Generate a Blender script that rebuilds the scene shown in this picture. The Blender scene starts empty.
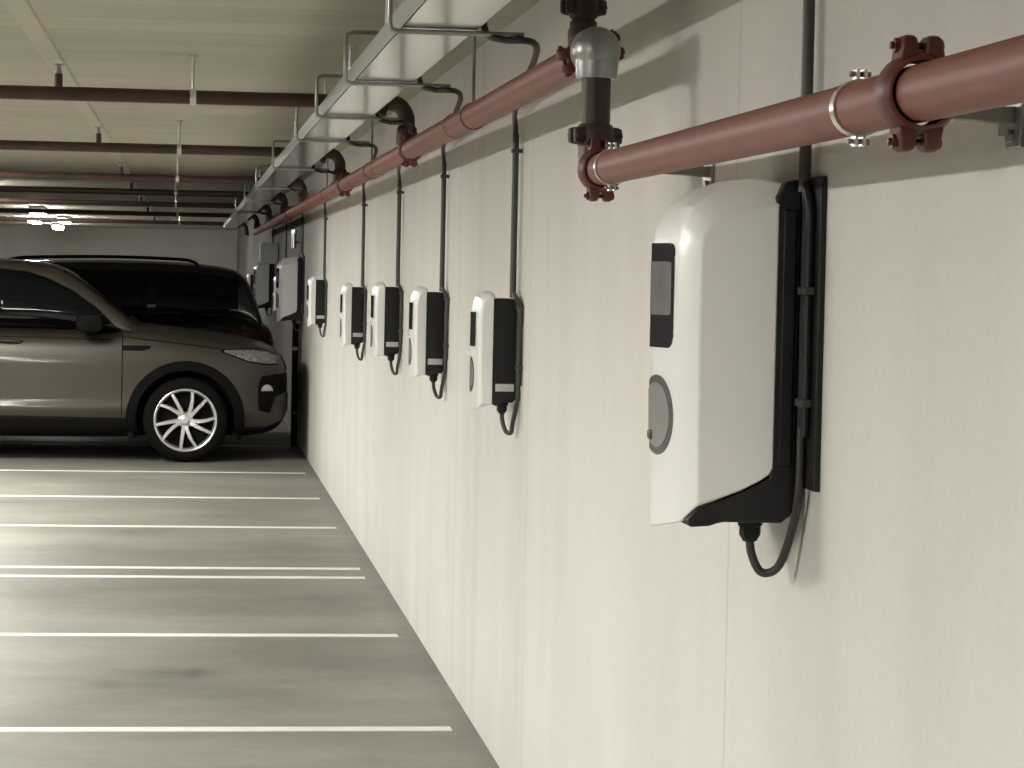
import bpy, bmesh, math, random
from mathutils import Vector, Matrix
from mathutils.bvhtree import BVHTree
random.seed(4)
PI = math.pi
S = bpy.context.scene
COL = S.collection
V = Vector

# ------------------------------------------------------------------ materials
def new_mat(name):
    m = bpy.data.materials.new(name); m.use_nodes = True
    return m, m.node_tree, m.node_tree.nodes['Principled BSDF']

def mat(name, col, rough=.5, metal=0., noise=.06, scale=12., spec=.5, coat=0., bump=0.):
    m, t, b = new_mat(name)
    L = t.links
    tc = t.nodes.new('ShaderNodeTexCoord'); n = t.nodes.new('ShaderNodeTexNoise')
    n.inputs['Scale'].default_value = scale; n.inputs['Detail'].default_value = 5
    L.new(tc.outputs['Object'], n.inputs['Vector'])
    r = t.nodes.new('ShaderNodeValToRGB')
    r.color_ramp.elements[0].position = .3; r.color_ramp.elements[1].position = .7
    c0 = [max(0, c*(1-noise)) for c in col]; c1 = [min(1, c*(1+noise)) for c in col]
    r.color_ramp.elements[0].color = (*c0, 1); r.color_ramp.elements[1].color = (*c1, 1)
    L.new(n.outputs['Fac'], r.inputs['Fac']); L.new(r.outputs['Color'], b.inputs['Base Color'])
    b.inputs['Roughness'].default_value = rough; b.inputs['Metallic'].default_value = metal
    b.inputs['Specular IOR Level'].default_value = spec; b.inputs['Coat Weight'].default_value = coat
    b.inputs['Coat Roughness'].default_value = .08
    if bump:
        bp = t.nodes.new('ShaderNodeBump'); bp.inputs['Strength'].default_value = bump
        bp.inputs['Distance'].default_value = .003
        L.new(n.outputs['Fac'], bp.inputs['Height']); L.new(bp.outputs['Normal'], b.inputs['Normal'])
    return m

class NT:
    """tiny helper for node graphs"""
    def __init__(s, t): s.t = t; s.n = t.nodes; s.l = t.links
    def val(s, sock, v):
        if hasattr(v, 'links'): s.l.new(v, sock)
        else: sock.default_value = v
    def math(s, op, a, b=0., c=0., clamp=False):
        n = s.n.new('ShaderNodeMath'); n.operation = op; n.use_clamp = clamp
        for i, v in enumerate((a, b, c)): s.val(n.inputs[i], v)
        return n.outputs[0]
    def noise(s, vec, scale, detail=4, rough=.55, sc=(1, 1, 1)):
        mp = s.n.new('ShaderNodeMapping'); mp.inputs['Scale'].default_value = sc
        s.l.new(vec, mp.inputs['Vector'])
        n = s.n.new('ShaderNodeTexNoise'); n.inputs['Scale'].default_value = scale
        n.inputs['Detail'].default_value = detail; n.inputs['Roughness'].default_value = rough
        s.l.new(mp.outputs[0], n.inputs['Vector']); return n.outputs['Fac']
    def remap(s, v, a, b, c, d):
        n = s.n.new('ShaderNodeMapRange')
        s.l.new(v, n.inputs[0])
        for i, x in enumerate((a, b, c, d)): n.inputs[i+1].default_value = x
        return n.outputs[0]
    def scale_col(s, col, fac):
        n = s.n.new('ShaderNodeVectorMath'); n.operation = 'SCALE'
        s.val(n.inputs[0], col); s.l.new(fac, n.inputs['Scale']); return n.outputs[0]
    def mix(s, f, a, b):
        n = s.n.new('ShaderNodeMix'); n.data_type = 'RGBA'
        s.val(n.inputs['Factor'], f); s.val(n.inputs['A'], a); s.val(n.inputs['B'], b)
        return n.outputs['Result']

def concrete_wall():
    m, t, b = new_mat('painted_concrete'); k = NT(t)
    tc = t.nodes.new('ShaderNodeTexCoord').outputs['Object']
    sep = t.nodes.new('ShaderNodeSeparateXYZ'); t.links.new(tc, sep.inputs[0])
    y = sep.outputs['Y']; z = sep.outputs['Z']
    streak = k.remap(k.noise(tc, 1.0, 4, .5, (2, 2, .15)), .3, .7, .94, 1.035)
    blot = k.remap(k.noise(tc, 1.3, 4, .6), .3, .7, .955, 1.035)
    fine = k.remap(k.noise(tc, 45, 3, .6), .3, .7, .975, 1.02)
    f = k.math('MULTIPLY', k.math('MULTIPLY', streak, blot), fine)
    for s0, wd, amt in ((4.99, .010, .22), (8.04, .010, .22), (8.19, .004, .10), (11.3, .008, .18), (14.4, .01, .16),
                        (17.4, .012, .16), (20.5, .012, .16), (1.9, .006, .15), (9.45, .16, .07), (10.2, .10, .05), (2.6, .2, .025), (6.1, .25, .03), (12.3, .2, .07)):
        d = k.math('ABSOLUTE', k.math('SUBTRACT', y, s0))
        g = k.remap(d, 0, wd, amt, 0)
        f = k.math('MULTIPLY', f, k.math('SUBTRACT', 1., g))
    # grubby band close to the floor, broken up by noise
    low = k.remap(k.math('ADD', z, k.math('MULTIPLY', k.noise(tc, 3, 4, .6, (1, 1, .4)), .35)), .05, .5, .9, 1.)
    f = k.math('MULTIPLY', f, low)
    col = k.scale_col((.65, .629, .592), f)
    t.links.new(col, b.inputs['Base Color'])
    b.inputs['Roughness'].default_value = .75; b.inputs['Specular IOR Level'].default_value = .25
    bp = t.nodes.new('ShaderNodeBump'); bp.inputs['Strength'].default_value = .15; bp.inputs['Distance'].default_value = .004
    t.links.new(fine, bp.inputs['Height']); t.links.new(bp.outputs[0], b.inputs['Normal'])
    return m

def concrete_ceiling():
    m, t, b = new_mat('board_marked_concrete'); k = NT(t)
    tc = t.nodes.new('ShaderNodeTexCoord').outputs['Object']
    sep = t.nodes.new('ShaderNodeSeparateXYZ'); t.links.new(tc, sep.inputs[0])
    y = sep.outputs['Y']
    fr = k.math('FRACT', k.math('DIVIDE', y, .47))
    edge = k.math('MINIMUM', fr, k.math('SUBTRACT', 1., fr))
    line = k.remap(edge, 0, .04, .80, 1.)
    idx = k.math('FLOOR', k.math('DIVIDE', y, .47))
    wn = t.nodes.new('ShaderNodeTexWhiteNoise'); wn.noise_dimensions = '1D'
    t.links.new(idx, wn.inputs['W'])
    board = k.remap(wn.outputs['Value'], 0, 1, .94, 1.04)
    blot = k.remap(k.noise(tc, .8, 5, .6, (1, 3, 1)), .3, .7, .9, 1.06)
    f = k.math('MULTIPLY', k.math('MULTIPLY', line, board), blot)
    t.links.new(k.scale_col((.50, .475, .39), f), b.inputs['Base Color'])
    b.inputs['Roughness'].default_value = .6
    return m

def concrete_floor():
    m, t, b = new_mat('power_floated_concrete'); k = NT(t)
    tc = t.nodes.new('ShaderNodeTexCoord').outputs['Object']
    big = k.remap(k.noise(tc, .55, 6, .62, (1, 1.4, 1)), .33, .67, .68, 1.14)
    sw = k.remap(k.noise(tc, 2.2, 5, .6, (.5, 1.5, 1)), .3, .7, .88, 1.07)
    fine = k.remap(k.noise(tc, 11, 5, .65), .3, .7, .93, 1.06)
    f = k.math('MULTIPLY', k.math('MULTIPLY', big, sw), fine)
    sep = t.nodes.new('ShaderNodeSeparateXYZ'); t.links.new(tc, sep.inputs[0])
    x, y = sep.outputs['X'], sep.outputs['Y']
    wob = k.math('MULTIPLY', k.math('SUBTRACT', k.noise(tc, 9, 4, .65), .5), .5)
    for sx, sy, rx, ry, amt in ((-1.09, 10.62, .27, .19, .34), (-1.005, 10.62, .06, .17, .34), (-1.36, 10.33, .09, .15, .34), (-1.22, 10.32, .18, .13, .22), (-.62, 10.4, .1, .12, .14), (-1.7, 10.5, .3, .12, .12),
                                (-1.75, 12.9, .2, .5, .14), (-.3, 12.9, .2, .7, .16), (-1.4, 16.2, .25, .35, .14), (-.35, 15.4, .3, .7, .12), (-.12, 9.0, .1, .2, .14), (-1.9, 8.8, .5, .2, .1)):
        dx = k.math('DIVIDE', k.math('SUBTRACT', x, sx), rx); dy = k.math('DIVIDE', k.math('SUBTRACT', y, sy), ry)
        d = k.math('ADD', k.math('SQRT', k.math('ADD', k.math('MULTIPLY', dx, dx), k.math('MULTIPLY', dy, dy))), wob)
        f = k.math('MULTIPLY', f, k.remap(d, .1, 1.1, 1-amt, 1.))
    # darker, dirt-filled strip along the foot of the wall
    dirt = k.remap(k.math('ADD', x, k.math('MULTIPLY', wob, .12)), -.10, -.02, 1., .82)
    f = k.math('MULTIPLY', f, dirt)
    t.links.new(k.scale_col((.235, .226, .193), f), b.inputs['Base Color'])
    b.inputs['Roughness'].default_value = .5; b.inputs['Specular IOR Level'].default_value = .4
    return m

def emis(name, col, st):
    m, t, b = new_mat(name)
    b.inputs['Base Color'].default_value = (.9, .9, .9, 1)
    b.inputs['Emission Color'].default_value = (*col, 1); b.inputs['Emission Strength'].default_value = st
    return m

M = dict(
    dimmed=mat('dimmed_concrete', (.17, .165, .15), .7, noise=.12, scale=2.5, spec=.25),  # concrete colour darkened to stand for the weak light on the far wall
    wall=concrete_wall(), ceil=concrete_ceiling(), floor=concrete_floor(),
    white=mat('white_plastic', (.90, .895, .885), .28, noise=.012, scale=4, coat=.2),
    black=mat('black_plastic', (.012, .0125, .0135), .5, noise=.15, spec=.35),
    cable=mat('dark_cable', (.045, .04, .036), .5, noise=.15),
    tube=mat('dark_tube', (.055, .053, .048), .45, noise=.12),
    grey_tube=mat('grey_tube', (.20, .195, .18), .45, metal=.3, noise=.1),
    display=mat('dark_glass', (.03, .03, .032), .08, noise=.05),
    screen=mat('grey_screen', (.20, .20, .195), .12, noise=.1),
    socket=mat('grey_socket', (.12, .118, .115), .25, noise=.08, coat=.3),
    flap=mat('flap_grey', (.30, .295, .285), .2, noise=.1, coat=.4),
    label=mat('rating_label', (.55, .55, .53), .4, noise=.08),
    red=mat('red_pipe', (.205, .070, .050), .5, noise=.10, scale=7, spec=.45),
    dred=mat('coupling_red', (.10, .020, .014), .45, noise=.2, scale=20),
    brown=mat('branch_brown', (.048, .021, .014), .5, noise=.2),
    galv=mat('galvanised_steel', (.36, .37, .36), .36, metal=.8, noise=.12, scale=25),
    tray=mat('tray_steel', (.70, .70, .67), .14, metal=1., noise=.05, scale=5),
    zinc=mat('bright_zinc', (.80, .80, .78), .28, metal=.9, noise=.06),
    paint=mat('line_paint', (.74, .73, .68), .55, noise=.06, scale=14),
    ceilpaint=mat('ceiling_paint', (.52, .495, .41), .55, noise=.05),
    lamp=emis('lamp_diffuser', (1., .972, .915), 122.),
    lampfar=emis('far_lamp_diffuser', (1., .97, .90), 78.),
    housing=mat('lamp_housing', (.72, .72, .70), .4, noise=.03),
    bronze=mat('bronze_paint', (.046, .038, .028), .42, metal=.4, noise=.03, scale=3, coat=.35),
    blackpaint=mat('black_paint', (.012, .013, .014), .25, noise=.05, coat=.6),
    clad=mat('black_cladding', (.006, .006, .006), .7, noise=.15, spec=.06),
    glass=mat('tinted_glass', (.003, .004, .004), .04, noise=.02, spec=.22),
    tyre=mat('tyre_rubber', (.006, .006, .006), .85, noise=.2, scale=40, bump=.4, spec=.08),
    alloy=mat('alloy_silver', (.72, .72, .71), .28, metal=.7, noise=.04),
    lens=mat('headlamp_lens', (.24, .24, .23), .12, metal=.5, noise=.5, scale=38),
    tail=mat('tail_lens', (.035, .008, .007), .1, noise=.2, scale=30),
)

# ------------------------------------------------------------------ mesh builder
class MB:
    def __init__(s): s.bm = bmesh.new()
    def face(s, vs):
        try: return s.bm.faces.new(vs)
        except ValueError: return None
    def box(s, lo, hi, rot=None, c=None):
        lo, hi = V(lo), V(hi)
        vs = []
        for i in range(8):
            p = V((hi.x if i & 1 else lo.x, hi.y if i & 2 else lo.y, hi.z if i & 4 else lo.z))
            if rot is not None: p = rot @ (p - c) + c
            vs.append(s.bm.verts.new(p))
        for f in ((0, 2, 3, 1), (4, 5, 7, 6), (0, 1, 5, 4), (2, 6, 7, 3), (0, 4, 6, 2), (1, 3, 7, 5)):
            s.face([vs[i] for i in f])
        return s
    def loft(s, rings, closed=True, caps=True):
        R = [[s.bm.verts.new(p) for p in r] for r in rings]
        n = len(R[0])
        for a, b in zip(R, R[1:]):
            for i in range(n if closed else n-1):
                j = (i+1) % n
                s.face([a[i], a[j], b[j], b[i]])
        if caps and closed:
            s.face(list(reversed(R[0]))); s.face(R[-1])
        return s
    def revolve(s, c, axis, prof, seg=24, caps=True):
        """prof: (distance along axis, radius)"""
        c, axis = V(c), V(axis).normalized()
        a = axis.orthogonal().normalized(); b = axis.cross(a)
        rings = [[c + axis*t + (a*math.cos(2*PI*i/seg) + b*math.sin(2*PI*i/seg))*max(r, 1e-5) for i in range(seg)] for t, r in prof]
        return s.loft(rings, True, caps)
    def cyl(s, a, b, r, seg=16, bev=0.):
        a, b = V(a), V(b); L = (b-a).length
        pr = [(0, r), (L, r)] if not bev else [(0, r-bev), (bev, r), (L-bev, r), (L, r-bev)]
        return s.revolve(a, b-a, pr, seg)
    def tube(s, path, r, seg=12, caps=True):
        P = [V(p) for p in path]; rings = []; t0 = None; a = None
        for i, p in enumerate(P):
            t = (P[min(i+1, len(P)-1)] - P[max(i-1, 0)]).normalized()
            if a is None: a = t.orthogonal().normalized()
            else:
                a = (a - t*a.dot(t)).normalized()
            b = t.cross(a); rr = r(i/(len(P)-1)) if callable(r) else r
            rings.append([p + (a*math.cos(2*PI*k/seg) + b*math.sin(2*PI*k/seg))*rr for k in range(seg)])
        return s.loft(rings, True, caps)
    def prism(s, poly, y0, y1):
        """poly of (x,z) extruded along y"""
        return s.loft([[(x, y0, z) for x, z in poly], [(x, y1, z) for x, z in poly]])
    def build(s, name, m, parent=None, smooth=35, bevel=0., loc=None):
        bmesh.ops.recalc_face_normals(s.bm, faces=s.bm.faces)
        me = bpy.data.meshes.new(name); s.bm.to_mesh(me); s.bm.free()
        me.materials.append(M[m] if isinstance(m, str) else m)
        if smooth:
            me.shade_smooth(); me.set_sharp_from_angle(angle=math.radians(smooth))
        o = bpy.data.objects.new(name, me); COL.objects.link(o)
        if parent is not None: o.parent = parent
        if loc is not None: o.location = loc
        if bevel:
            b = o.modifiers.new('bevel', 'BEVEL'); b.width = bevel; b.segments = 2; b.limit_method = 'ANGLE'; b.angle_limit = math.radians(35)
        return o

def bez(pts, n=14):
    """Catmull-Rom through points"""
    P = [V(p) for p in pts]; P = [P[0]*2-P[1]] + P + [P[-1]*2-P[-2]]; out = []
    for i in range(1, len(P)-2):
        a, b, c, d = P[i-1:i+3]
        for k in range(n):
            t = k/n
            out.append(.5*((2*b) + (c-a)*t + (2*a-5*b+4*c-d)*t*t + (3*b-a-3*c+d)*t**3))
    out.append(P[-2]); return out

def tag(o, label, cat, group=None, kind=None):
    o['label'] = label; o['category'] = cat
    if group: o['group'] = group
    if kind: o['kind'] = kind
    return o
def empty(name, loc, label, cat, group=None, rz=0.):
    o = bpy.data.objects.new(name, None); COL.objects.link(o); o.empty_display_size = .1
    o.location = loc; o.rotation_euler = (0, 0, rz)
    return tag(o, label, cat, group)
def dup(root, loc, label, group=None, rz=None):
    r = root.copy(); COL.objects.link(r); r.location = loc; r['label'] = label
    if group: r['group'] = group
    if rz is not None: r.rotation_euler = (0, 0, rz)
    for ch in list(root.children):
        c = ch.copy(); COL.objects.link(c); c.parent = r
        for g in list(ch.children):
            d = g.copy(); COL.objects.link(d); d.parent = c
    return r
def struct(name, mb, m, **k):
    o = mb.build(name, m, smooth=0, **k); o['kind'] = 'structure'; return o

# ------------------------------------------------------------------ shell
CZ = 2.49
X0, X1, Y0, Y1 = -16.5, 0., -6., 57.
struct('floor', MB().box((X0, Y0, -.12), (X1, Y1, 0)), 'floor')
struct('ceiling', MB().box((X0, Y0, CZ), (X1, Y1, CZ+.2)), 'ceil')
struct('wall_right', MB().box((0, Y0-.2, 0), (.25, 24.3, CZ)), 'wall')
struct('wall_right_rear', MB().box((.002, 24.3, 0), (.25, Y1+.2, CZ)), 'dimmed')  # far stretch of the wall, its dimness put into the colour
struct('wall_left', MB().box((X0-.25, Y0-.2, 0), (X0, Y1+.2, CZ)), 'wall')
struct('wall_back', MB().box((X0, Y1, 0), (X1, Y1+.2, CZ)), 'wall')
struct('wall_front', MB().box((X0, Y0-.2, 0), (X1, Y0, CZ)), 'wall')
# shallow mounting rail cast along the ceiling
struct('trim_1', MB().prism([(-1.655, CZ), (-1.575, CZ), (-1.58, CZ-.012), (-1.65, CZ-.012)], 1., 50.), 'ceilpaint')

# ------------------------------------------------------------------ bay lines
LG = 'painted bay lines'
lines = [(9.31, .085, 'white painted bay line on the concrete floor, nearest to the camera'),
         (11.72, .085, 'white painted bay line on floor, second from the camera, just before the close pair'),
         (13.94, .085, 'white painted bay line, nearer line of the close-set pair on floor'),
         (14.36, .085, 'white painted bay line, farther line of the close-set pair on floor'),
         (16.66, .085, 'white painted bay line on floor, first one beyond the close-set pair'),
         (18.80, .085, 'white painted bay line on floor, second one beyond the close-set pair'),
         (21.15, .06, 'faint white bay line on floor in front of the bronze car'),
         (24.35, .09, 'white bay line on floor between the bronze car and black car')]
for y, w, lab in lines:
    m_ = MB().box((-5.2, y-w/2, 0.0), (-.09, y+w/2, .003))
    tag(m_.build('parking_line', 'paint', smooth=0), lab, 'parking line', LG)

# ------------------------------------------------------------------ lamps
def make_lamp(dm, dp, hw=.17):
    r = empty('ceiling_luminaire', (0, 0, 0), 'x', 'ceiling lamp', 'ceiling luminaires')
    MB().prism([(-hw, CZ), (hw, CZ), (hw, CZ-.05), (-hw, CZ-.05)], -.78, .78).build('housing', 'housing', r)
    MB().prism([(.01-hw, CZ-.0505), (hw-.01, CZ-.0505), (hw-.02, CZ-.05-dp), (.02-hw, CZ-.05-dp)], -.75, .75).build('diffuser', dm, r)
    return r
la = make_lamp('lamp', .008); lb = make_lamp('lampfar', .065, .09)
near = [(-3.5, 2.2, 'added fill luminaire over the empty bays beside the camera, left of the frame'),  # unseen lamp added to fill the charger side and near wall
        (-3.4, 6.6, 'lit ceiling luminaire over the empty bays, nearest to the closest charger, left of the frame'),
        (-3.4, 11.2, 'lit ceiling luminaire level with the second compact charger, left of the frame'),
        (-3.4, 15.8, 'lit ceiling luminaire level with the fourth compact charger, left of the frame'),
        (-3.13, 19.6, 'lit ceiling luminaire just before the bronze car, left of the frame')]
for i, (x, y, l) in enumerate(near):
    if i == 0: la.location = (x, y, 0); la['label'] = l
    else: dup(la, (x, y, 0), l)
aisle = [(-8.5, 2, 'added unseen fill luminaire over the driving aisle, beside the camera'), (-8.5, 9, 'added unseen fill luminaire over the driving aisle, second from the camera'),
         (-8.5, 16, 'added unseen fill luminaire over the driving aisle, third from the camera')]
for x, y, l in aisle: dup(la, (x, y, 0), l)  # unseen aisle row added for general fill light
far = [(-3.4, 27.4, 'far lit ceiling luminaire above the bronze car, just outside the left edge'),
       (-3.22, 38.2, 'far lit ceiling luminaire, left and nearest of the bright spots'),
       (-3.72, 46.0, 'far lit ceiling luminaire, brightest spot at left under the dark pipes'),
       (-3.16, 45.0, 'far lit ceiling luminaire, right of the bright spots under the pipes'),
       (-3.66, 53.0, 'far lit ceiling luminaire closest to the back wall')]
for i, (x, y, l) in enumerate(far):
    if i == 0: lb.location = (x, y, 0); lb['label'] = l
    else: dup(lb, (x, y, 0), l)

# ------------------------------------------------------------------ chargers
def cover_mesh(side, bev, ridge, ys, yb, fine=6):
    """side / bev / ridge: closed (d,z) loops with equal counts; ys, yb: half widths of side face and bevel"""
    rings = []
    def ring(lp, y): return [(-d, y, z) for d, z in lp]
    def lerp(a, b, t): return [(p[0]*(1-t)+q[0]*t, p[1]*(1-t)+q[1]*t) for p, q in zip(a, b)]
    seq = [(-ys, side), (-yb, bev)]
    for k in range(1, fine): seq.append((-yb*(1-k/fine), lerp(bev, ridge, math.sin(k/fine*PI/2*.55)/math.sin(PI/2*.55))))
    seq.append((0, ridge))
    seq += [(-y, l) for y, l in reversed(seq[:-1])]
    for y, l in seq: rings.append(ring(l, y))
    return MB().loft(rings)

def disc(c, n, r, th, dome=.0, seg=32):
    pr = [(-.01, r), (th*.6, r), (th, r*.93)]
    if dome: pr += [(th+dome*.6, r*.7), (th+dome, r*.3), (th+dome, .0)]
    return MB().revolve(c, n, pr, seg)

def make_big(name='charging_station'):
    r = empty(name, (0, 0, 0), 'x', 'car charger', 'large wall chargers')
    side = [(.061, .118), (.068, .106), (.085, .095), (.115, .080), (.150, .067), (.190, .055), (.194, .30), (.194, .49), (.191, .512), (.180, .526), (.160, .537), (.125, .550), (.09, .561), (.061, .569)]
    bev  = [(.058, .112), (.066, .100), (.085, .088), (.115, .072), (.155, .055), (.215, .019), (.221, .30), (.221, .475), (.216, .527), (.203, .562), (.170, .588), (.125, .603), (.080, .610), (.045, .606)]
    rid  = [(.055, .108), (.066, .096), (.085, .082), (.115, .064), (.160, .044), (.242, .000), (.249, .30), (.249, .475), (.243, .527), (.223, .565), (.185, .593), (.135, .610), (.085, .617), (.040, .612)]
    cv = cover_mesh(side, bev, rid, .169, .132).build('front_cover', 'white', r, smooth=28, bevel=.003)
    shell = [(.022, .598), (.030, .612), (.050, .606), (.066, .58), (.066, .10), (.085, .09), (.115, .075), (.15, .061), (.19, .048), (.209, .026), (.203, .015), (.17, .017), (.155, .022), (.145, .024), (.045, .023), (.028, .036), (.022, .06)]
    MB().prism([(-d, z) for d, z in shell], -.1675, .1675).build('back_shell', 'black', r, bevel=.003)
    # rib down the black shell and the wall mounting plate
    MB().box((-.052, -.1705, .12), (-.030, .1705, .56)).build('shell_rib', 'black', r, bevel=.002)
    MB().box((-.011, -.258, .085), (-.0005, .15, .615)).build('shade_panel', 'black', r, bevel=.002)  # black sheet added to give the dark shade beside the charger
    MB().box((-.024, -.12, .08), (-.0115, .12, .56)).build('mounting_plate', 'black', r, bevel=.002)
    # facets of the prow: from (y=.151,d=.226) to (0,.248)
    def facet(y, z0=0): return .221 + (.249-.221)*math.sin((1-min(1., abs(y)/.132))*PI/2*.55)/math.sin(PI/2*.55)
    def patch(y0, y1, z0, z1, off, n=14, rad=.012):
        mb = MB(); rows = []
        for i in range(n+1):
            y = y0+(y1-y0)*i/n
            e = min(y-y0, y1-y); cz = 0 if e > rad else rad-math.sqrt(max(0, rad*rad-(rad-e)**2))
            rows.append((y, z0+cz, z1-cz))
        fr = [[(-(facet(y)+off), y, a) for y, a, b in rows], [(-(facet(y)+off), y, b) for y, a, b in rows]]
        bk = [[(-(facet(y)-.012), y, a) for y, a, b in rows], [(-(facet(y)-.012), y, b) for y, a, b in rows]]
        return mb.loft([bk[0], fr[0], fr[1], bk[1]], closed=False)
    w = patch(-.104, .104, .318, .50, .0012, n=44, rad=.022).build('display_window', 'display', r)
    patch(-.094, .094, .375, .468, .0018, rad=.002).build('screen', 'screen', w)
    def round_patch(yc, zc, rr, off, n=36):
        f, bk, g, h = [], [], [], []
        dd = lambda y, z: facet(y)-(.30-z)*.0228      # the front leans in slightly below the display
        for i in range(n+1):
            y = yc - rr*math.cos(PI*i/n); hz = max(rr*math.sin(PI*i/n), 1e-4)
            lo, hi = dd(y, zc-hz), dd(y, zc+hz)
            f.append((-(lo+off), y, zc-hz)); bk.append((-(lo-.012), y, zc-hz)); g.append((-(hi+off), y, zc+hz)); h.append((-(hi-.012), y, zc+hz))
        return MB().loft([bk, f, g, h], closed=False)
    s_ = round_patch(-.036, .20, .070, .0014).build('socket', 'socket', r, smooth=20)
    round_patch(-.036, .20, .057, .0028).build('socket_flap', 'flap', s_, smooth=20)
    MB().box((-.251, -.018, .155), (-.238, .004, .172)).build('flap_catch', 'socket', s_, bevel=.003)
    gx, gy = -.084, .0
    g = MB().revolve((gx, gy-.10, .027), (0, 0, -1), [(0, .022), (.014, .022), (.016, .019), (.030, .019), (.042, .012)], 8).build('cable_gland', 'black', r)
    MB().tube(bez([(gx, gy-.10, .0), (gx+.003, gy-.10, -.034), (gx+.020, gy-.105, -.068), (gx+.046, gy-.12, -.058), (gx+.060, gy-.15, 0.), (gx+.0635, gy-.19, .08), (gx+.064, gy-.195, .19)]), .0075, 12).build('power_cable', 'cable', r)
    return r

def make_small():
    r = empty('compact_charging_station', (0, 0, 0), 'x', 'car charger', 'compact wall chargers')
    side = [(.088, .010), (.092, .006), (.100, .006), (.108, .008), (.118, .012), (.124, .10), (.124, .28), (.122, .31), (.116, .335), (.106, .348), (.096, .352), (.088, .345)]
    bev  = [(.086, .006), (.092, .002), (.105, .001), (.118, -.003), (.132, -.008), (.134, .10), (.134, .28), (.131, .315), (.124, .342), (.110, .357), (.096, .361), (.082, .356)]
    rid  = [(.084, .004), (.092, .000), (.108, -.002), (.124, -.010), (.143, -.020), (.146, .10), (.146, .285), (.142, .322), (.134, .350), (.116, .366), (.096, .370), (.078, .362)]
    cover_mesh(side, bev, rid, .122, .108).build('front_cover', 'white', r, smooth=28, bevel=.002)
    sh = [(.012, .335), (.020, .345), (.085, .345), (.0895, .34), (.0895, .008), (.075, .0), (.050, .012), (.022, .012), (.012, .022)]
    MB().prism([(-d, z) for d, z in sh], -.121, .121).build('back_shell', 'black', r, bevel=.003)
    MB().box((-.014, -.08, .05), (-.0005, .08, .30)).build('mounting_plate', 'black', r)
    for s_ in (-1,):
        MB().box((-.078, -.1228, .048), (-.018, -.119, .072)).build('rating_label', 'label', r)
    def facet(y): return .134 + .012*math.sin((1-abs(y)/.108)*PI/2*.55)/math.sin(PI/2*.55)
    for nm, z0, z1, m_, hw in (('display_window', .19, .30, 'display', .07),):
        mb = MB(); ys = [-hw+2*hw*i/12 for i in range(13)]
        mb.loft([[(-(facet(y)-.01), y, z0) for y in ys], [(-(facet(y)+.003), y, z0) for y in ys], [(-(facet(y)+.003), y, z1) for y in ys], [(-(facet(y)-.01), y, z1) for y in ys]], closed=False)
        mb.build(nm, m_, r)
    def round_patch(zc, rr, off, n=30):
        f, bk, g, h = [], [], [], []
        for i in range(n+1):
            y = -rr*math.cos(PI*i/n); hz = max(rr*math.sin(PI*i/n), 1e-4); d = facet(y)
            f.append((-(d+off), y, zc-hz)); bk.append((-(d-.01), y, zc-hz)); g.append((-(d+off), y, zc+hz)); h.append((-(d-.01), y, zc+hz))
        return MB().loft([bk, f, g, h], closed=False)
    so = round_patch(.098, .058, .0009).build('socket', 'socket', r, smooth=20)
    round_patch(.098, .047, .002).build('socket_flap', 'flap', so, smooth=20)
    MB().box((-.156, -.010, .160), (-.140, .010, .172)).build('flap_catch', 'white', r, bevel=.003)
    gx = -.048
    MB().revolve((gx, -.06, .014), (0, 0, -1), [(0, .020), (.014, .020), (.016, .017), (.03, .017), (.040, .010)], 8).build('cable_gland', 'black', r)
    MB().tube(bez([(gx, -.06, -.02), (gx+.002, -.062, -.05), (gx+.012, -.075, -.082), (gx+.026, -.1, -.085), (gx+.028, -.125, -.05), (gx+.0385, -.15, .02), (gx+.0385, -.1525, .085)]), .0075, 10).build('power_cable', 'cable', r)
    return r

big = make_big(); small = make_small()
YB = .1695; YS = .1225
bigs = [(4.35, 1.21, 'large white wall charger with grey side and black back, closest to the camera'),
        (23.95, 1.165, 'large white wall charger on the wall past the bronze car bonnet'),
        (32.4, 1.15, 'large charger in shade farther down the wall, left of the bright white one')]
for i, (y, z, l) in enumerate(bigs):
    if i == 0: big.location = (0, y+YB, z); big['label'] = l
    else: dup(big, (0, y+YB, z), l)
smalls = [(8.26, 1.227, 'compact white and black charger, largest of the small ones on the wall'),
          (10.62, 1.226, 'compact white and black charger, second of the small ones from the camera'),
          (12.89, 1.231, 'compact white and black charger, third of the small ones from the camera'),
          (15.52, 1.211, 'compact white and black charger, fourth of the small ones from the camera'),
          (19.93, 1.235, 'compact white and black charger just right of the large far white one'),
          (28.0, 1.22, 'compact white charger half hidden behind the large far white one'),
          (41.0, 1.22, 'compact white charger farthest down the wall, above the black car tail')]
for i, (y, z, l) in enumerate(smalls):
    if i == 0: small.location = (0, y+YS, z); small['label'] = l
    else: dup(small, (0, y+YS, z), l)

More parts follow.
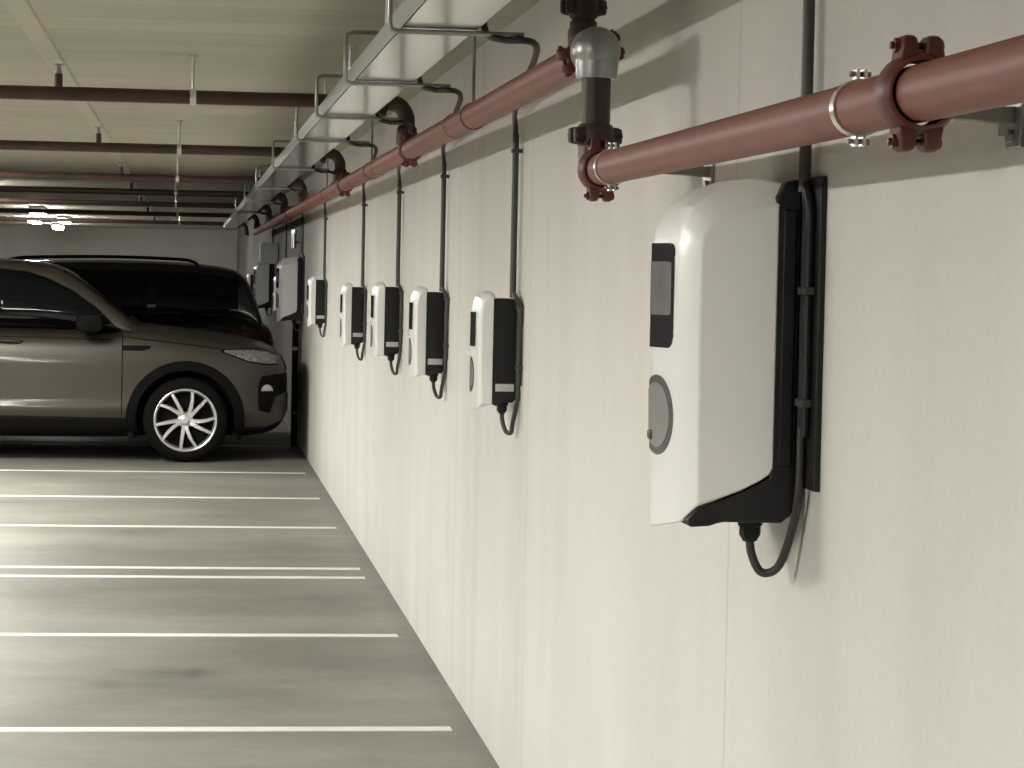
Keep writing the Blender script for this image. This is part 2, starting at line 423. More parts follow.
# ------------------------------------------------------------------ conduits down the wall
TZ = 2.23                      # underside of the cable tray
def conduit(y, ztop, zbot, arm_y, lab, zc, side, mcab='cable'):
    """dark tube down to the top of the charger (zc), exposed cables beside it down to the gland; side: their offsets in y"""
    r = empty('cable_conduit', (0, y, zbot), lab, 'cable conduit', 'conduits down the wall')
    zt = ztop-zbot
    MB().cyl((-.022, 0, zc-zbot), (-.022, 0, zt), .0105, 14).build('conduit_tube', 'tube', r)
    cd_ = .020 if mcab == 'black' else .0095
    for dy in side:
        MB().tube(bez([(-.022, 0, zc-zbot+.04), (-.022, 0, zc-zbot+.02), (-cd_, dy, zc-zbot-.03), (-cd_, dy, zc-zbot-.1), (-cd_, dy, .1), (-cd_, dy, 0)], 5), .0075, 10).build('cable', mcab, r)
    if arm_y is not None:
        dy = arm_y - y
        p = [(-.022, 0, zt-.02), (-.024, 0, zt+.02), (-.040, dy*.05, zt+.06), (-.085, dy*.28, TZ-zbot-.034), (-.22, dy*.93, TZ-zbot-.022), (-.32, dy, TZ-zbot-.020), (-.358, dy+.016, TZ-zbot-.006), (-.370, dy+.018, TZ-zbot+.045), (-.386, dy+.018, TZ-zbot+.071), (-.41, dy+.018, TZ-zbot+.05), (-.43, dy+.018, TZ-zbot+.036)]
        MB().tube(bez(p, 10), .0085, 12).build('feed_cable', 'cable', r)
    k = zt-.06
    while k > zc-zbot+.02:
        MB().box((-.036, -.018, k), (-.0005, .018, k+.014)).build('clip', 'tube', r, bevel=.002); k -= .5
    for z in (.05, .24):
        MB().box((-cd_-.010, min(side)-.012, z), (-.0115 if mcab == 'black' else -.0005, max(side)+.012, z+.014)).build('clip', 'tube', r, bevel=.002)
    return r
conduit(4.335, CZ-.001, 1.385, None, 'dark conduit above the closest large charger, with cables down its side', 1.80, (-.010, -.036), 'black')
ord_ = ['running down to the largest compact charger', 'running down to the second compact charger', 'running down to the third compact charger', 'running down to the fourth compact charger', 'running down to the compact charger beside the far white one']
arms = [6.2, 7.96, 9.76, 11.56, 14.8]
for (y, z, l), ay, t in zip(smalls[:5], arms, ord_):
    conduit(y+.045, 2.10, z+.07, ay, 'thin dark conduit '+t, z+.348, (-.075, -.11))
conduit(23.93, 2.13, 1.25, 18.4, 'thin dark conduit running down to the large far white charger', 1.80, (-.03, -.06))
conduit(27.98, 2.13, 1.3, 22.2, 'thin conduit in shade behind the large far white charger', 1.59, (-.03, -.06))
conduit(32.38, 2.13, 1.25, 26.3, 'thin conduit running down to the shaded large charger', 1.79, (-.03, -.06))
# dark drain pipe standing on the wall below the far white charger
r = empty('drain_pipe', (0, 24.45, 0), 'dark vertical drain pipe on the wall below the large far white charger', 'drain pipe')
MB().cyl((-.05, 0, 0), (-.05, 0, 1.15), .03, 14).build('pipe', 'clad', r)
for z in (.3, .9): MB().revolve((-.05, 0, z), (0, 0, 1), [(0, .036), (.03, .036)], 14).build('collar', 'grey_tube', r)
# junction boxes up in the shade
r = empty('junction_box', (0, 31.2, 1.72), 'grey junction box on the wall above the shaded large charger', 'junction box')
MB().box((-.20, -.12, 0), (-.0005, .12, .25)).build('body', 'label', r, bevel=.006)
MB().box((-.212, -.11, .012), (-.199, .11, .238)).build('lid', 'label', r, bevel=.004)
r = empty('conduit_fitting', (0, 25.2, 1.86), 'short bright galvanised fitting on the wall above the large far white charger', 'conduit fitting')
MB().cyl((-.05, 0, 0), (-.05, 0, .16), .024, 14, .004).build('body', 'zinc', r)
MB().cyl((-.05, 0, .06), (-.0005, 0, .06), .014, 10).build('stud', 'galv', r)
MB().revolve((-.05, 0, .15), (0, 0, 1), [(0, .032), (.03, .032)], 6).build('nut', 'zinc', r)

# ------------------------------------------------------------------ cable tray and its hangers
TX0, TX1, TH = -.565, -.385, .058
r = empty('cable_tray', ((TX0+TX1)/2, 0, TZ), 'long galvanised cable tray hung above the pipe along the wall', 'cable tray')
w = (TX1-TX0)/2
ty0, ty1 = -3., 37.2
MB().box((-w, ty0, 0), (w, ty1, .002)).build('tray_floor', 'tray', r, smooth=0)
for s_ in (-1, 1):
    MB().prism([(s_*w, 0), (s_*w, TH), (s_*(w-.012), TH), (s_*(w-.012), TH-.002), (s_*(w-.002), TH-.002), (s_*(w-.002), 0)], ty0, ty1).build('side_flange', 'galv', r, smooth=0)
mbc = MB()
for i in range(4):
    x = -.06+.04*i
    mbc.tube(bez([(x+.006*math.sin(k*1.7+i), ty0+.2+k*3., .014) for k in range(14)], 4), .010, 8)
mbc.build('cable_bundle', 'cable', r)
hl = ['C-shaped steel tray hanger nearest to the camera, level with tee fitting', 'C-shaped steel tray hanger, second in view under the cable tray', 'C-shaped steel tray hanger, third in view under the cable tray', 'C-shaped steel tray hanger, fourth in view under the cable tray', 'C-shaped steel tray hanger, fifth in view under the cable tray', 'C-shaped steel tray hanger, sixth in view under the cable tray', 'C-shaped steel tray hanger, seventh and small, near the far end', 'C-shaped steel tray hanger, last and farthest under the tray']
for y, l in zip([6.2, 7.96, 9.76, 11.56, 14.8, 18.4, 22.2, 26.3], hl):
    r = empty('tray_hanger', (0, y, TZ), l, 'tray hanger', 'tray hangers')
    zb = -.0075
    MB().tube([(-.27, 0, zb), (-.34, 0, zb), (-.572, 0, zb), (-.589, 0, zb+.006), (-.593, 0, zb+.02), (-.593, 0, .128), (-.589, 0, .142), (-.572, 0, .148), (-.44, 0, .148)], .0065, 10).build('bent_rod', 'galv', r)
    MB().cyl((-.47, 0, .148), (-.47, 0, CZ-TZ), .005, 10).build('ceiling_rod', 'zinc', r)
    MB().box((-.49, -.02, CZ-TZ-.004), (-.45, .02, CZ-TZ)).build('ceiling_plate', 'zinc', r)
    MB().revolve((-.47, 0, .156), (0, 0, 1), [(0, .011), (.01, .011)], 6).build('nut', 'zinc', r)

# ------------------------------------------------------------------ pipework
PX = -.20
def coupling(parent, c, ax, rad, ear=(0, 0, 1), mcol='dred', width=.062):
    c = V(c); ax = V(ax).normalized(); ear = V(ear).normalized(); tan = ax.cross(ear)
    mb = MB(); h = width/2; R = rad; K = min(1., max(.55, rad/.055))
    mb.revolve(c - ax*h, ax, [(0, R*1.005), (0, R*1.10), (h*.35, R*1.25), (h*.7, R*1.30), (h*1.3, R*1.30), (h*1.65, R*1.25), (2*h, R*1.10), (2*h, R*1.005)], 28, caps=False)
    rot = Matrix((tan, ax, ear)).transposed()
    H = .030*K
    for sg in (-1, 1):
        for st in (-1, 1):
            x0, x1 = (.009*K, .034*K) if st > 0 else (-.034*K, -.009*K)
            z0, z1 = R*1.02, R*1.25+H
            ring0 = []
            cx = (x0+x1)/2
            for f, zz in ((1.5, z0), (1.15, z0+.55*(z1-z0)), (1.0, z0+.85*(z1-z0)), (.7, z1)):
                hx = (x1-x0)/2*f; hy = h*.62*min(f, 1.2)
                ring0.append([c + rot @ V((cx+a*hx, b*hy, sg*zz)) for a, b in ((-1, -1), (1, -1), (1, 1), (-1, 1))])
            mb.loft(ring0)
    o = mb.build('coupling', mcol, parent, smooth=40, bevel=.003)
    for sg in (-1, 1):
        b = MB(); p = c + ear*(sg*(R*1.25+.013*K))
        b.cyl(p - tan*.050*K, p + tan*.044*K, .0065*K, 10)
        b.revolve(p + tan*.033*K, tan, [(0, .012*K), (.009*K, .012*K)], 6); b.revolve(p - tan*.043*K, tan, [(0, .013*K), (.010*K, .013*K)], 6)
        b.build('bolt', mcol, o)
    return o

# --- upper main
UZ, UR = 1.65+.560*(1.06+PX), .038
LZ, LR = 1.65+.261*(1.06+PX), .0345
TY = 5.52
r = empty('sprinkler_main_pipe', (PX, TY, UZ), 'thick red sprinkler main running away along the wall above the small chargers', 'pipe')
MB().cyl((0, .06, 0), (0, 34.-TY, 0), UR, 28).build('pipe_run', 'red', r)
for y in (10.22, 14.5, 22.4): coupling(r, (0, y-TY, 0), (0, 1, 0), UR, (0, 0, 1))
for y in (8.5, 11.9, 18.4, 26.4): MB().revolve((0, y-TY-.02, 0), (0, 1, 0), [(0, UR+.0005), (0, UR*1.05), (.012, UR*1.09), (.028, UR*1.09), (.04, UR*1.05), (.04, UR+.0005)], 28, caps=False).build('joint_ring', 'red', r)

# --- tee with riser and drop
r = empty('pipe_tee_riser', (PX, TY, UZ), 'grey galvanised pipe tee with dark vertical drop between the two red pipes', 'pipe fitting')
mb = MB()
mb.revolve((0, -.050, 0), (0, 1, 0), [(-.004, .004), (-.002, .019), (.006, .033), (.020, .045), (.045, .0515), (.09, .052), (.115, .044)], 28)
mb.revolve((0, -.004, -.060), (0, 0, 1), [(0, .0375), (0, .043), (.012, .045), (.06, .047)], 24)
mb.build('tee_body', 'galv', r, smooth=50)
coupling(r, (0, .085, 0), (0, 1, 0), UR+.002, (1, 0, .35))
drop = UZ-LZ
MB().cyl((0, -.004, -.05), (0, -.004, -drop+.06), .0315, 20).build('drop_pipe', 'brown', r)
coupling(r, (0, -.004, -drop+.075), (0, 0, 1), .032, (1, .35, 0), 'brown', .05)
mb = MB()
mb.tube(bez([(0, -.004, -drop+.07), (0, -.006, -drop+.045), (0, -.018, -drop+.012), (0, -.045, -drop), (0, -.085, -drop)], 8), .0365, 20)
mb.build('elbow', 'dred', r)
r = empty('ceiling_riser', (PX, TY+.20, UZ), 'dark riser pipe climbing from the thick red main to the ceiling beside the grey tee', 'pipe fitting')
MB().revolve((0, 0, UR*.8), (0, 0, 1), [(0, .034), (.03, .034), (.036, .030), (.05, .030)], 20).build('saddle', 'brown', r)
MB().cyl((0, 0, UR*.9), (0, 0, CZ-UZ-.001), .0255, 20).build('riser_pipe', 'brown', r)
coupling(r, (0, 0, .112), (0, 0, 1), .027, (1, .35, 0), 'brown', .05)

# --- lower pipe
r = empty('sprinkler_branch_pipe', (PX, TY, LZ), 'thin red sprinkler pipe crossing above the closest large charger', 'pipe')
MB().cyl((0, -.087, 0), (0, -TY-3, 0), LR, 28).build('pipe_run', 'red', r)
coupling(r, (0, -.09, 0), (0, 1, 0), LR+.003, (0, 0, 1))
coupling(r, (0, 3.03-TY, 0), (0, 1, 0), LR+.004, (0, 0, 1))

# --- clamps
def clamp(y, z, rad, lab, ay=.0, wide=.022, plate=True):
    r = empty('pipe_clamp', (PX, y, z), lab, 'pipe clamp', 'wall pipe clamps')
    MB().revolve((0, -wide/2, 0), (0, 1, 0), [(0, rad+.0005), (0, rad+.003), (wide, rad+.003), (wide, rad+.0005)], 28, caps=False).build('band', 'zinc', r)
    for sg in (-1, 1):
        mb = MB(); z0 = rad+.001
        for st in (-1, 1): mb.box((st*.005-.002, -wide/2, sg*z0 if sg > 0 else -z0-.014), (st*.005+.002, wide/2, z0+.014 if sg > 0 else -z0))
        e = mb.build('ear', 'zinc', r)
        MB().cyl((-.014, 0, sg*(z0+.008)), (.014, 0, sg*(z0+.008)), .0035, 8).build('screw', 'grey_tube', e)
    if plate:
        MB().cyl((rad+.002, 0, 0), (-PX-.004, 0, 0), .006, 10).build('stud', 'galv', r)
        MB().box((-PX-.006, -.025, -.03), (-PX-.0005, .025, .03)).build('wall_plate', 'galv', r)
    return r
clamp(3.30, LZ, LR, 'bright zinc clamp on the red pipe left of the closest bolted coupling')
clamp(5.28, LZ, LR, 'bright zinc clamp on the red pipe next to the elbow under the tee')
def wall_bracket(y, z, lab):
    r = empty('pipe_bracket', (0, y, z), lab, 'pipe bracket', 'wall pipe brackets')
    MB().prism([(-.006, -.014), (-.006, .008), (PX+LR+.001, .006), (PX+LR+.001, -.006)], -.014, .014).build('arm', 'grey_tube', r, bevel=.002)
    MB().box((-.007, -.03, -.045), (-.0005, .03, .03)).build('wall_plate', 'galv', r, bevel=.002)
    MB().revolve((-.007, 0, -.03), (-1, 0, 0), [(0, .009), (.008, .009)], 6).build('bolt', 'galv', r)
wall_bracket(5.24, LZ-.004, 'grey steel arm holding the thin red pipe above the closest charger')
wall_bracket(3.26, LZ-.004, 'grey steel arm holding the thin red pipe at the right edge')

# --- ceiling branches
BZ, BR = 2.325, .028
bys = [10.4, 15.0, 19.9, 23.7, 28.1, 33.2, 39.4]
bl = ['dark red ceiling sprinkler pipe closest to the camera, thickest in view', 'dark red ceiling sprinkler pipe, second one from the camera', 'dark red ceiling sprinkler pipe, third one from the camera', 'dark red ceiling sprinkler pipe, fourth one from the camera', 'dark red ceiling sprinkler pipe, fifth one from the camera', 'dark red ceiling sprinkler pipe, sixth one, above the bright lamps', 'dark red ceiling sprinkler pipe farthest away, against the back wall']
def branch(y, lab):
    r = empty('ceiling_sprinkler_pipe', (PX, y, BZ), lab, 'pipe', 'ceiling sprinkler pipes')
    MB().cyl((-.10, 0, 0), (-12, 0, 0), BR, 18).build('pipe_run', 'brown', r)
    z0 = UZ-BZ
    MB().tube(bez([(0, 0, z0+.05), (0, 0, -.09), (-.004, 0, -.05), (-.03, 0, -.012), (-.07, 0, 0), (-.13, 0, 0)], 8), BR*1.15, 18).build('elbow', 'brown', r)
    mb = MB().revolve((0, 0, z0+.026), (0, 0, 1), [(0, .044), (.03, .044), (.05, .040), (.068, .040), (.075, .034)], 20); mb.build('saddle', 'brown', r)
    coupling(r, (-.10, 0, 0), (1, 0, 0), BR*1.1, (0, .3, 1), 'brown', .045)
    for dx in (-1.375, -5.1, -8.8): 
        s_ = MB().cyl((dx, 0, BR*.9), (dx, 0, BR+.05), .016, 12).build('sprinkler_head', 'brown', r)
        MB().revolve((dx, 0, BR+.05), (0, 0, 1), [(0, .012), (.03, .008), (.034, .026), (.037, .026)], 14).build('deflector', 'galv', s_)
    return r
b0 = branch(bys[0], bl[0])
for y, l in zip(bys[1:], bl[1:]): dup(b0, (PX, y, BZ), l)
r = empty('pipe_hanger', (-1.05, bys[0], BZ), 'threaded zinc rod with ring holding the closest ceiling pipe', 'pipe hanger', 'ceiling pipe hangers')
MB().revolve((-.012, 0, 0), (1, 0, 0), [(0, BR+.0005), (0, BR+.004), (.024, BR+.004), (.024, BR+.0005)], 18, caps=False).build('ring', 'zinc', r)
MB().cyl((0, 0, BR+.003), (0, 0, CZ-BZ), .006, 10).build('rod', 'zinc', r)
MB().box((-.02, -.02, CZ-BZ-.006), (.02, .02, CZ-BZ)).build('ceiling_plate', 'zinc', r)
hx = [(-1.03, 'closest'), (-1.12, 'second'), (-1.15, 'third'), (-1.18, 'fourth'), (-1.2, 'fifth'), (-1.2, 'sixth'), (-1.2, 'farthest')]
for (x, n), y in list(zip(hx, bys))[1:]:
    dup(r, (x, y, BZ), 'threaded zinc rod with ring holding the %s ceiling pipe' % n)
# rods that carry the thick main
rr = None
for y, n in ((7.95, 'before the first small charger conduit'), (12.4, 'between the second and third pipe couplings'), (16.4, 'past the fourth small charger')):
    if rr is None:
        rr = empty('main_pipe_hanger', (PX, y, UZ), 'thin rod and ring on the thick red main, '+n, 'pipe hanger', 'hangers of the thick main')
        MB().revolve((0, -.012, 0), (0, 1, 0), [(0, UR+.0005), (0, UR+.004), (.024, UR+.004), (.024, UR+.0005)], 24, caps=False).build('ring', 'red', rr)
        MB().cyl((0, 0, UR+.003), (0, 0, CZ-UZ), .005, 10).build('rod', 'grey_tube', rr)
        MB().box((-.02, -.02, CZ-UZ-.006), (.02, .02, CZ-UZ)).build('ceiling_plate', 'zinc', rr)
    else: dup(rr, (PX, y, UZ), 'thin rod and ring on the thick red main, '+n)

# ------------------------------------------------------------------ cars
def evaluated(objs_temp, o, name):
    dg = bpy.context.evaluated_depsgraph_get(); dg.update()
    me = bpy.data.meshes.new_from_object(o.evaluated_get(dg)); me.name = name
    for t in objs_temp + [o]: bpy.data.objects.remove(t, do_unlink=True)
    return me
def interp(tab, x):
    for (a, b), (c, d) in zip(tab, tab[1:]):
        if x <= c: return b + (d-b)*max(0, (x-a))/(c-a)
    return tab[-1][1]

WH = [(.878, .36), (3.62, .36)]
def car_body_mesh():
    st = [(-.005, .40, .74, .30), (.012, .38, .80, .50), (.06, .29, .92, .66), (.14, .24, .985, .78), (.28, .21, 1.03, .875), (.50, .20, 1.075, .93), (.88, .20, 1.118, .95), (1.15, .20, 1.15, .952),
          (1.34, .19, 1.165, .952), (1.6, .18, 1.125, .95), (2.2, .18, 1.12, .948), (3.0, .18, 1.13, .948), (3.7, .20, 1.15, .945), (4.15, .24, 1.17, .925), (4.38, .29, 1.17, .88), (4.50, .34, 1.14, .80), (4.56, .42, 1.06, .68), (4.575, .5, .95, .45)]
    rings = []
    for u, zb, zt, w in st:
        h = zt-zb
        half = [(.55*w, zb), (.88*w, zb+.02), (.95*w, zb+.10*h), (.982*w, zb+.23*h), (1.0*w, zb+.285*h), (.978*w, zb+.36*h), (.994*w, zb+.58*h), (.992*w, zb+.76*h), (.955*w, zb+.90*h), (.84*w, zb+.975*h), (.5*w, zt)]
        rings.append([(-u, -a, z) for a, z in half] + [(-u, a, z) for a, z in reversed(half)])
    o = MB().loft(rings).build('tmp', 'bronze', smooth=0)
    m = o.modifiers.new('s', 'SUBSURF'); m.levels = 2; m.render_levels = 2
    tmp = []
    for u, z in WH:
        for s_ in (-1, 1):
            c = MB().cyl((-u, s_*.60, z), (-u, s_*1.1, z), .425, 40).build('cut', 'clad', smooth=0)
            b = o.modifiers.new('b', 'BOOLEAN'); b.operation = 'DIFFERENCE'; b.object = c; b.solver = 'EXACT'; b.material_mode = 'TRANSFER'
            tmp.append(c)
    me = evaluated(tmp, o, 'body_shell')
    for p in me.polygons:
        if p.center.z < .27 and len(me.materials) > 1: p.material_index = 1
    me.shade_smooth(); me.set_sharp_from_angle(angle=math.radians(40)); return me
ROOF = [(1.24, 1.13), (1.42, 1.258), (1.58, 1.388), (1.80, 1.548), (1.95, 1.632), (2.10, 1.675), (2.48, 1.705), (3.1, 1.715), (3.7, 1.70), (4.05, 1.672), (4.25, 1.63), (4.33, 1.50), (4.41, 1.30), (4.47, 1.13)]
def gw(z): return .865 - .34*(z-1.10)
def car_cabin_mesh():
    rings = []
    for u, zt in ROOF:
        zs = max(zt-.045, 1.10)
        half = [(gw(1.06), 1.06), (gw(1.06+(zs-1.06)*.5), 1.06+(zs-1.06)*.5), (gw(zs), zs), (gw(zs)-.06, zt-.008), (.35, zt+.006)]
        rings.append([(-u, -a, z) for a, z in half] + [(-u, a, z) for a, z in reversed(half)])
    o = MB().loft(rings).build('tmp', 'bronze', smooth=0)
    m = o.modifiers.new('s', 'SUBSURF'); m.levels = 2
    me = evaluated([], o, 'cabin'); me.shade_smooth(); return me
BODY, CABIN = car_body_mesh(), car_cabin_mesh()
def bvh(me): return BVHTree.FromPolygons([v.co for v in me.vertices], [list(p.vertices) for p in me.polygons])
TB, TC = bvh(BODY), bvh(CABIN)

def side_patch(tree, lo, up, u0, u1, sgn, off=.004, n=24, mrows=8):
    """a skin lying on the side of the car between two curves lo(u), up(u)"""
    mb = MB(); grid = []
    for i in range(n+1):
        u = u0+(u1-u0)*i/n; row = []
        a, b = lo(u), up(u)
        for j in range(mrows+1):
            z = a+(b-a)*j/mrows
            hit = tree.ray_cast(V((-u, sgn*3, z)), V((0, -sgn, 0)))
            row.append(V((-u, hit[0].y + sgn*off, z)) if hit[0] is not None and abs(hit[0].y) > .25 else None)
        grid.append(row)
    vs = [[mb.bm.verts.new(p) if p else None for p in row] for row in grid]
    for i in range(n):
        for j in range(mrows):
            q = [vs[i][j], vs[i+1][j], vs[i+1][j+1], vs[i][j+1]]
            if all(q): mb.face(q)
    return mb
def thick(o, t=.006):
    m = o.modifiers.new('t', 'SOLIDIFY'); m.thickness = t; m.offset = 0; return o
def ring_patch(tree, cu, cz, r0, r1, a0, a1, sgn, off=.006, n=36):
    mb = MB(); g = []
    for i in range(n+1):
        a = a0+(a1-a0)*i/n; row = []
        for k, rr in enumerate((r0, r0+.012, (r0+r1)/2, r1-.008, r1)):
            u, z = cu+rr*math.cos(a), cz+rr*math.sin(a)
            ww = None
            for q in (0, .04, .08, .12):           # step outward over the wheel opening
                uu, zz = cu+(rr+q)*math.cos(a), cz+(rr+q)*math.sin(a)
                h = tree.ray_cast(V((-uu, sgn*3, zz)), V((0, -sgn, 0)))
                if h[0] is not None and abs(h[0].y) > .72: ww = abs(h[0].y); break
            o_ = 0. if k in (0, 4) else off+.006
            row.append(V((-u, sgn*((ww or .9)+o_), z)))
        g.append(row)
    vs = [[mb.bm.verts.new(p) for p in row] for row in g]
    for i in range(n):
        for j in range(4): mb.face([vs[i][j], vs[i+1][j], vs[i+1][j+1], vs[i][j+1]])
    return mb

def wheel_meshes():
    """returns (tyre, rim) meshes centred at origin, outer face at -y"""
    t = MB().revolve((0, -.11, 0), (0, 1, 0), [(.02, .262), (.0, .275), (-.004, .30), (.006, .335), (.03, .355), (.07, .36), (.15, .36), (.19, .355), (.214, .335), (.22, .28), (.2, .262)], 48, caps=False).build('tyre', 'tyre')
    rm = MB()
    rm.revolve((0, -.112, 0), (0, 1, 0), [(.012, .268), (.0, .268), (-.003, .262), (.002, .250), (.02, .243), (.10, .236), (.20, .24)], 48, caps=False)
    rm.revolve((0, -.105, 0), (0, 1, 0), [(.0, .0001), (-.004, .025), (.0, .034), (.012, .062), (.05, .07), (.16, .07)], 24, caps=False)
    for k in range(5):
        for dlt in (-.19, .19):
            a0 = 2*PI*k/5+.2+dlt*.9; a1 = a0+dlt*.55+.17
            rings = []
            for q in range(7):
                t_ = q/6; rr = .045+(.252-.045)*t_; a = a0+(a1-a0)*t_
                w_ = .020-.005*t_; c = V((math.cos(a)*rr, 0, math.sin(a)*rr)); n = V((-math.sin(a), 0, math.cos(a)))
                y0 = -.100-.008*math.sin(t_*PI*.8); y1 = -.07
                rings.append([c-n*w_+V((0, y1, 0)), c-n*w_*.75+V((0, y0, 0)), c+n*w_*.75+V((0, y0, 0)), c+n*w_+V((0, y1, 0))])
            rm.loft(rings)
    rim = rm.build('rim', 'alloy')
    dk = MB().revolve((0, -.03, 0), (0, 1, 0), [(0, .0001), (.0, .16), (.01, .238), (.03, .238)], 40, caps=False).build('brake', 'clad')
    return t, rim, dk
WT = wheel_meshes()

def make_car(name, loc, rz, label, paint, rails):
    r = empty(name, loc, label, 'car', rz=rz)
    def add(nm, me, m=None, par=r):
        me = me.copy()
        if m: me.materials[0] = M[m]
        o = bpy.data.objects.new(nm, me); COL.objects.link(o); o.parent = par; return o
    body = add('body_shell', BODY, paint); add('cabin', CABIN, paint)
    sides = (-1, 1)
    for s_ in sides:
        # side glazing
        up = lambda u: min(1.605, interp([(1.40, 1.10), (1.47, 1.125), (1.63, 1.285), (1.84, 1.43), (2.05, 1.53), (2.22, 1.583), (2.48, 1.607), (3.4, 1.61), (3.95, 1.585), (4.2, 1.54)], u))
        lowz = lambda u: interp([(1.4, 1.10), (2.5, 1.107), (3.6, 1.14), (4.2, 1.2)], u)
        surround = thick(side_patch(TC, lambda u: lowz(u)-.012, lambda u: up(u)+.012, 1.43, 4.22, s_, .002, 60).build('window_surround', 'clad', r), .002)
        for nm, a, b in (('front_window', 1.47, 2.46), ('rear_window', 2.55, 3.36), ('quarter_window', 3.44, 4.15)):
            thick(side_patch(TC, lowz, up, a, b, s_, .006, 30).build(nm, 'glass', r), .002)
        # mirror
        mb = MB(); rings = []
        for k, (dw, sc) in enumerate(((-.11, .3), (-.06, .55), (.0, .8), (.06, 1.), (.13, 1.), (.17, .85), (.185, .5))):
            sc *= 1.3; c = V((-1.70, s_*(.93+dw), 1.135+.03*sc))
            rings.append([c+V((.10*sc*math.copysign(abs(math.cos(a))**.6, math.cos(a))*(1 if math.cos(a) > 0 else .8), 0, .066*sc*math.copysign(abs(math.sin(a))**.7, math.sin(a)))) for a in [2*PI*q/16 for q in range(16)]])
        mi = mb.loft(rings).build('door_mirror', 'clad' if paint == 'bronze' else paint, r)
        MB().box((-1.758, s_*.90 if s_ > 0 else s_*1.09, 1.125), (-1.750, s_*1.09 if s_ > 0 else s_*.90, 1.23)).build('mirror_glass', 'glass', mi)
        # lamps
        hup = lambda u: interp([(.09, .905), (.2, .955), (.35, .968), (.56, .958)], u); hlo = lambda u: interp([(.09, .845), (.2, .845), (.35, .868), (.56, .945)], u)
        thick(side_patch(TB, hlo, hup, .10, .56, s_, .006).build('headlamp', 'lens', r), .004)
        thick(side_patch(TB, lambda u: hlo(u)-.012, lambda u: hup(u)+.010, .095, .585, s_, .002).build('headlamp_bezel', 'clad', r), .002)
        thick(side_patch(TB, lambda u: .93-.05*(u-4.1), lambda u: 1.06+.02*(u-4.1), 4.12, 4.53, s_, .006).build('tail_lamp', 'tail', r), .004)
        # bumper insert and fog lamp
        ins = thick(side_patch(TB, lambda u: interp([(.0, .60), (.12, .56), (.16, .42), (.26, .45), (.27, .60)], u), lambda u: interp([(.0, .76), (.12, .755), (.24, .735), (.27, .64)], u), .015, .265, s_, .005).build('bumper_insert', 'clad', r), .004)
        thick(side_patch(TB, lambda u: .612, lambda u: .612+.055*math.sin(PI*(u-.135)/.105)**.5 if 0 < (u-.135) < .105 else .613, .135, .24, s_, .010, 10, 3).build('fog_lamp', 'alloy', ins), .004)
        thick(side_patch(TB, lambda u: .22, lambda u: interp([(.03, .36), (.2, .30), (.42, .30)], u), .03, .44, s_, .004).build('lower_bumper', 'clad', r), .004)
        thick(side_patch(TB, lambda u: .26, lambda u: interp([(4.0, .38), (4.5, .52)], u), 4.06, 4.53, s_, .004).build('rear_bumper_cladding', 'clad', r), .004)
        # sill and arches
        thick(side_patch(TB, lambda u: .18, lambda u: .37+.02*(u-1.3)/2, 1.30, 3.22, s_, .008).build('sill_cladding', 'clad', r), .006)
        for u, z in WH:
            thick(ring_patch(TB, u, z, .415, .50, -.35, PI+.35, s_).build('arch_cladding', 'clad', r), .008)
        # shut lines
        for nm, a, b in (('bonnet_gap', 1.48, .57),):
            f = lambda u: interp([(.5, .957), (.9, 1.005), (1.48, 1.065)], u)
            thick(side_patch(TB, lambda u: f(u)-.004, lambda u: f(u)+.004, .57, 1.48, s_, .002, 30, 1).build(nm, 'clad', r), .001)
        f2 = lambda u: interp([(1.42, 1.03), (2.5, 1.045), (4., 1.06)], u)
        thick(side_patch(TB, lambda u: f2(u)-.003, lambda u: f2(u)+.003, 1.5, 3.9, s_, .002, 30, 1).build('waist_crease', 'clad', r), .001)
        for u in (1.415, 2.50, 3.38):
            thick(side_patch(TB, lambda q: .40, lambda q: 1.09, u-.004, u+.004, s_, .002, 1, 30).build('door_gap', 'clad', r), .001)
        # side vent
        thick(side_patch(TB, lambda u: .945+.03*max(0, (1.25-u)/.1), lambda u: .985+.012*(1.42-u), 1.18, 1.42, s_, .006, 12, 3).build('side_vent', 'clad', r), .006)
        for u in (2.36, 3.28):
            h = TB.ray_cast(V((-u, s_*3, 1.01)), V((0, -s_, 0)))[0]
            MB().tube(bez([(-u+.10, h.y-s_*.005, 1.006), (-u+.08, h.y+s_*.028, 1.008), (-u, h.y+s_*.038, 1.012), (-u-.08, h.y+s_*.028, 1.012), (-u-.10, h.y-s_*.005, 1.012)], 6), .014, 10).build('door_handle', paint if paint != 'bronze' else 'bronze', r)
        # wheels
        for u, z in WH:
            w = bpy.data.objects.new('wheel', WT[0].data); COL.objects.link(w); w.parent = r
            w.location = (-u, s_*.835, z); w.rotation_euler = (0, .55 if u < 2 else 1.1, 0 if s_ < 0 else PI)
            for src in WT[1:]:
                c = bpy.data.objects.new(src.name.split('.')[0], src.data); COL.objects.link(c); c.parent = w
        if rails:
            MB().tube(bez([(-1.98, s_*.60, 1.645), (-2.06, s_*.60, 1.70), (-2.3, s_*.60, 1.728), (-3.0, s_*.60, 1.745), (-3.6, s_*.60, 1.735), (-3.78, s_*.60, 1.715), (-3.84, s_*.60, 1.67)], 6), .014, 10).build('roof_rail', 'clad', r)
    # windscreen and rear screen follow the cabin profile
    def screen(u0, u1, nm, rev=False):
        mb = MB(); g = []
        for i in range(15):
            u = u0+(u1-u0)*i/14; row = []
            for j in range(17):
                f = -1+2*j/16
                wlim = gw(interp(ROOF, u))-.075
                h = TC.ray_cast(V((-u, f*wlim, 3)), V((0, 0, -1)))
                row.append(h[0]+h[1]*.005)
            g.append([mb.bm.verts.new(p) for p in row])
        for a, b in zip(g, g[1:]):
            for j in range(16): mb.face([a[j], a[j+1], b[j+1], b[j]])
        thick(mb.build(nm, 'glass', r), .002)
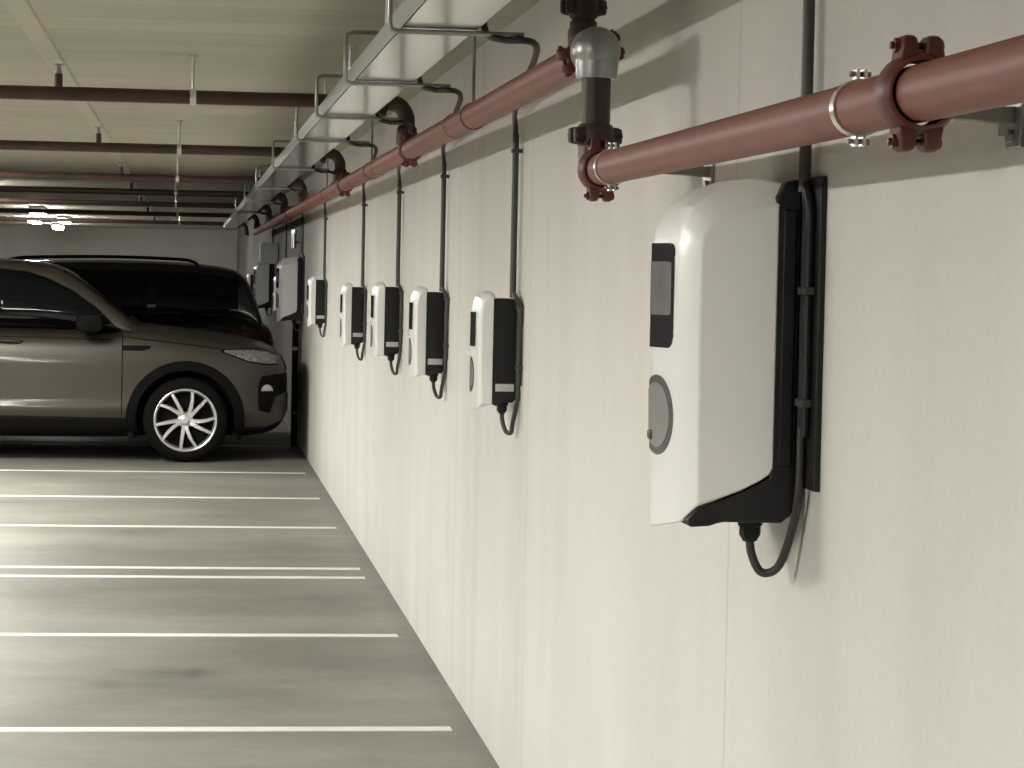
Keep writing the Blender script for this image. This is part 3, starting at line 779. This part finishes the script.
    screen(1.36, 1.93, 'windscreen'); screen(4.285, 4.415, 'rear_screen')
    # grille, bonnet edge, plates left blank on the nose
    def nose(nm, z0, z1, wv, m, off=.006, front=True):
        mb = MB(); g = []
        for i in range(7):
            z = z0+(z1-z0)*i/6; row = []
            for j in range(25):
                w_ = -wv+2*wv*j/24
                h = TB.ray_cast(V((1. if front else -6., w_, z)), V((-1 if front else 1, 0, 0)))
                row.append(mb.bm.verts.new(h[0]+V((off if front else -off, 0, 0))))
            g.append(row)
        for a, b in zip(g, g[1:]):
            for j in range(24): mb.face([a[j], a[j+1], b[j+1], b[j]])
        return thick(mb.build(nm, m, r), .004)
    nose('grille', .79, .90, .50, 'clad'); nose('lower_intake', .42, .58, .42, 'clad')
    nose('rear_bumper', .44, .60, .62, 'clad', front=False); nose('tailgate_trim', .92, .955, .5, 'alloy', front=False)
    return r
make_car('suv', (-.185, 23.12, 0), 0, 'bronze SUV parked nose to the wall with silver alloy wheels', 'bronze', False)
make_car('suv', (-4.80, 25.75, 0), PI, 'black SUV with roof rails parked tail to the wall behind the bronze car', 'blackpaint', True)
for o in WT:
    bpy.data.objects.remove(o, do_unlink=True)

# ------------------------------------------------------------------ world, camera, view
wd = bpy.data.worlds.new('world'); S.world = wd; wd.use_nodes = True
wd.node_tree.nodes['Background'].inputs[0].default_value = (0, 0, 0, 1)
cd = bpy.data.cameras.new('camera'); cam = bpy.data.objects.new('camera', cd); COL.objects.link(cam)
cd.sensor_fit = 'HORIZONTAL'; cd.sensor_width = 36.; cd.lens = 36.*2600./1024.
cd.clip_start = .05; cd.clip_end = 200
cam.matrix_world = Matrix.Translation((-1.06, 0, 1.65)) @ (Matrix.Rotation(-.12472084, 4, 'Z') @ Matrix.Rotation(PI/2-.04208945, 4, 'X') @ Matrix.Rotation(.02, 4, 'Z'))
S.camera = cam
vs = S.view_settings
vs.view_transform = 'Standard'; vs.look = 'None'; vs.gamma = 1; vs.use_curve_mapping = False; vs.exposure = .19
S.cycles.max_bounces = 10; S.cycles.diffuse_bounces = 6; S.cycles.sample_clamp_indirect = 4
S.cycles.use_denoising = True
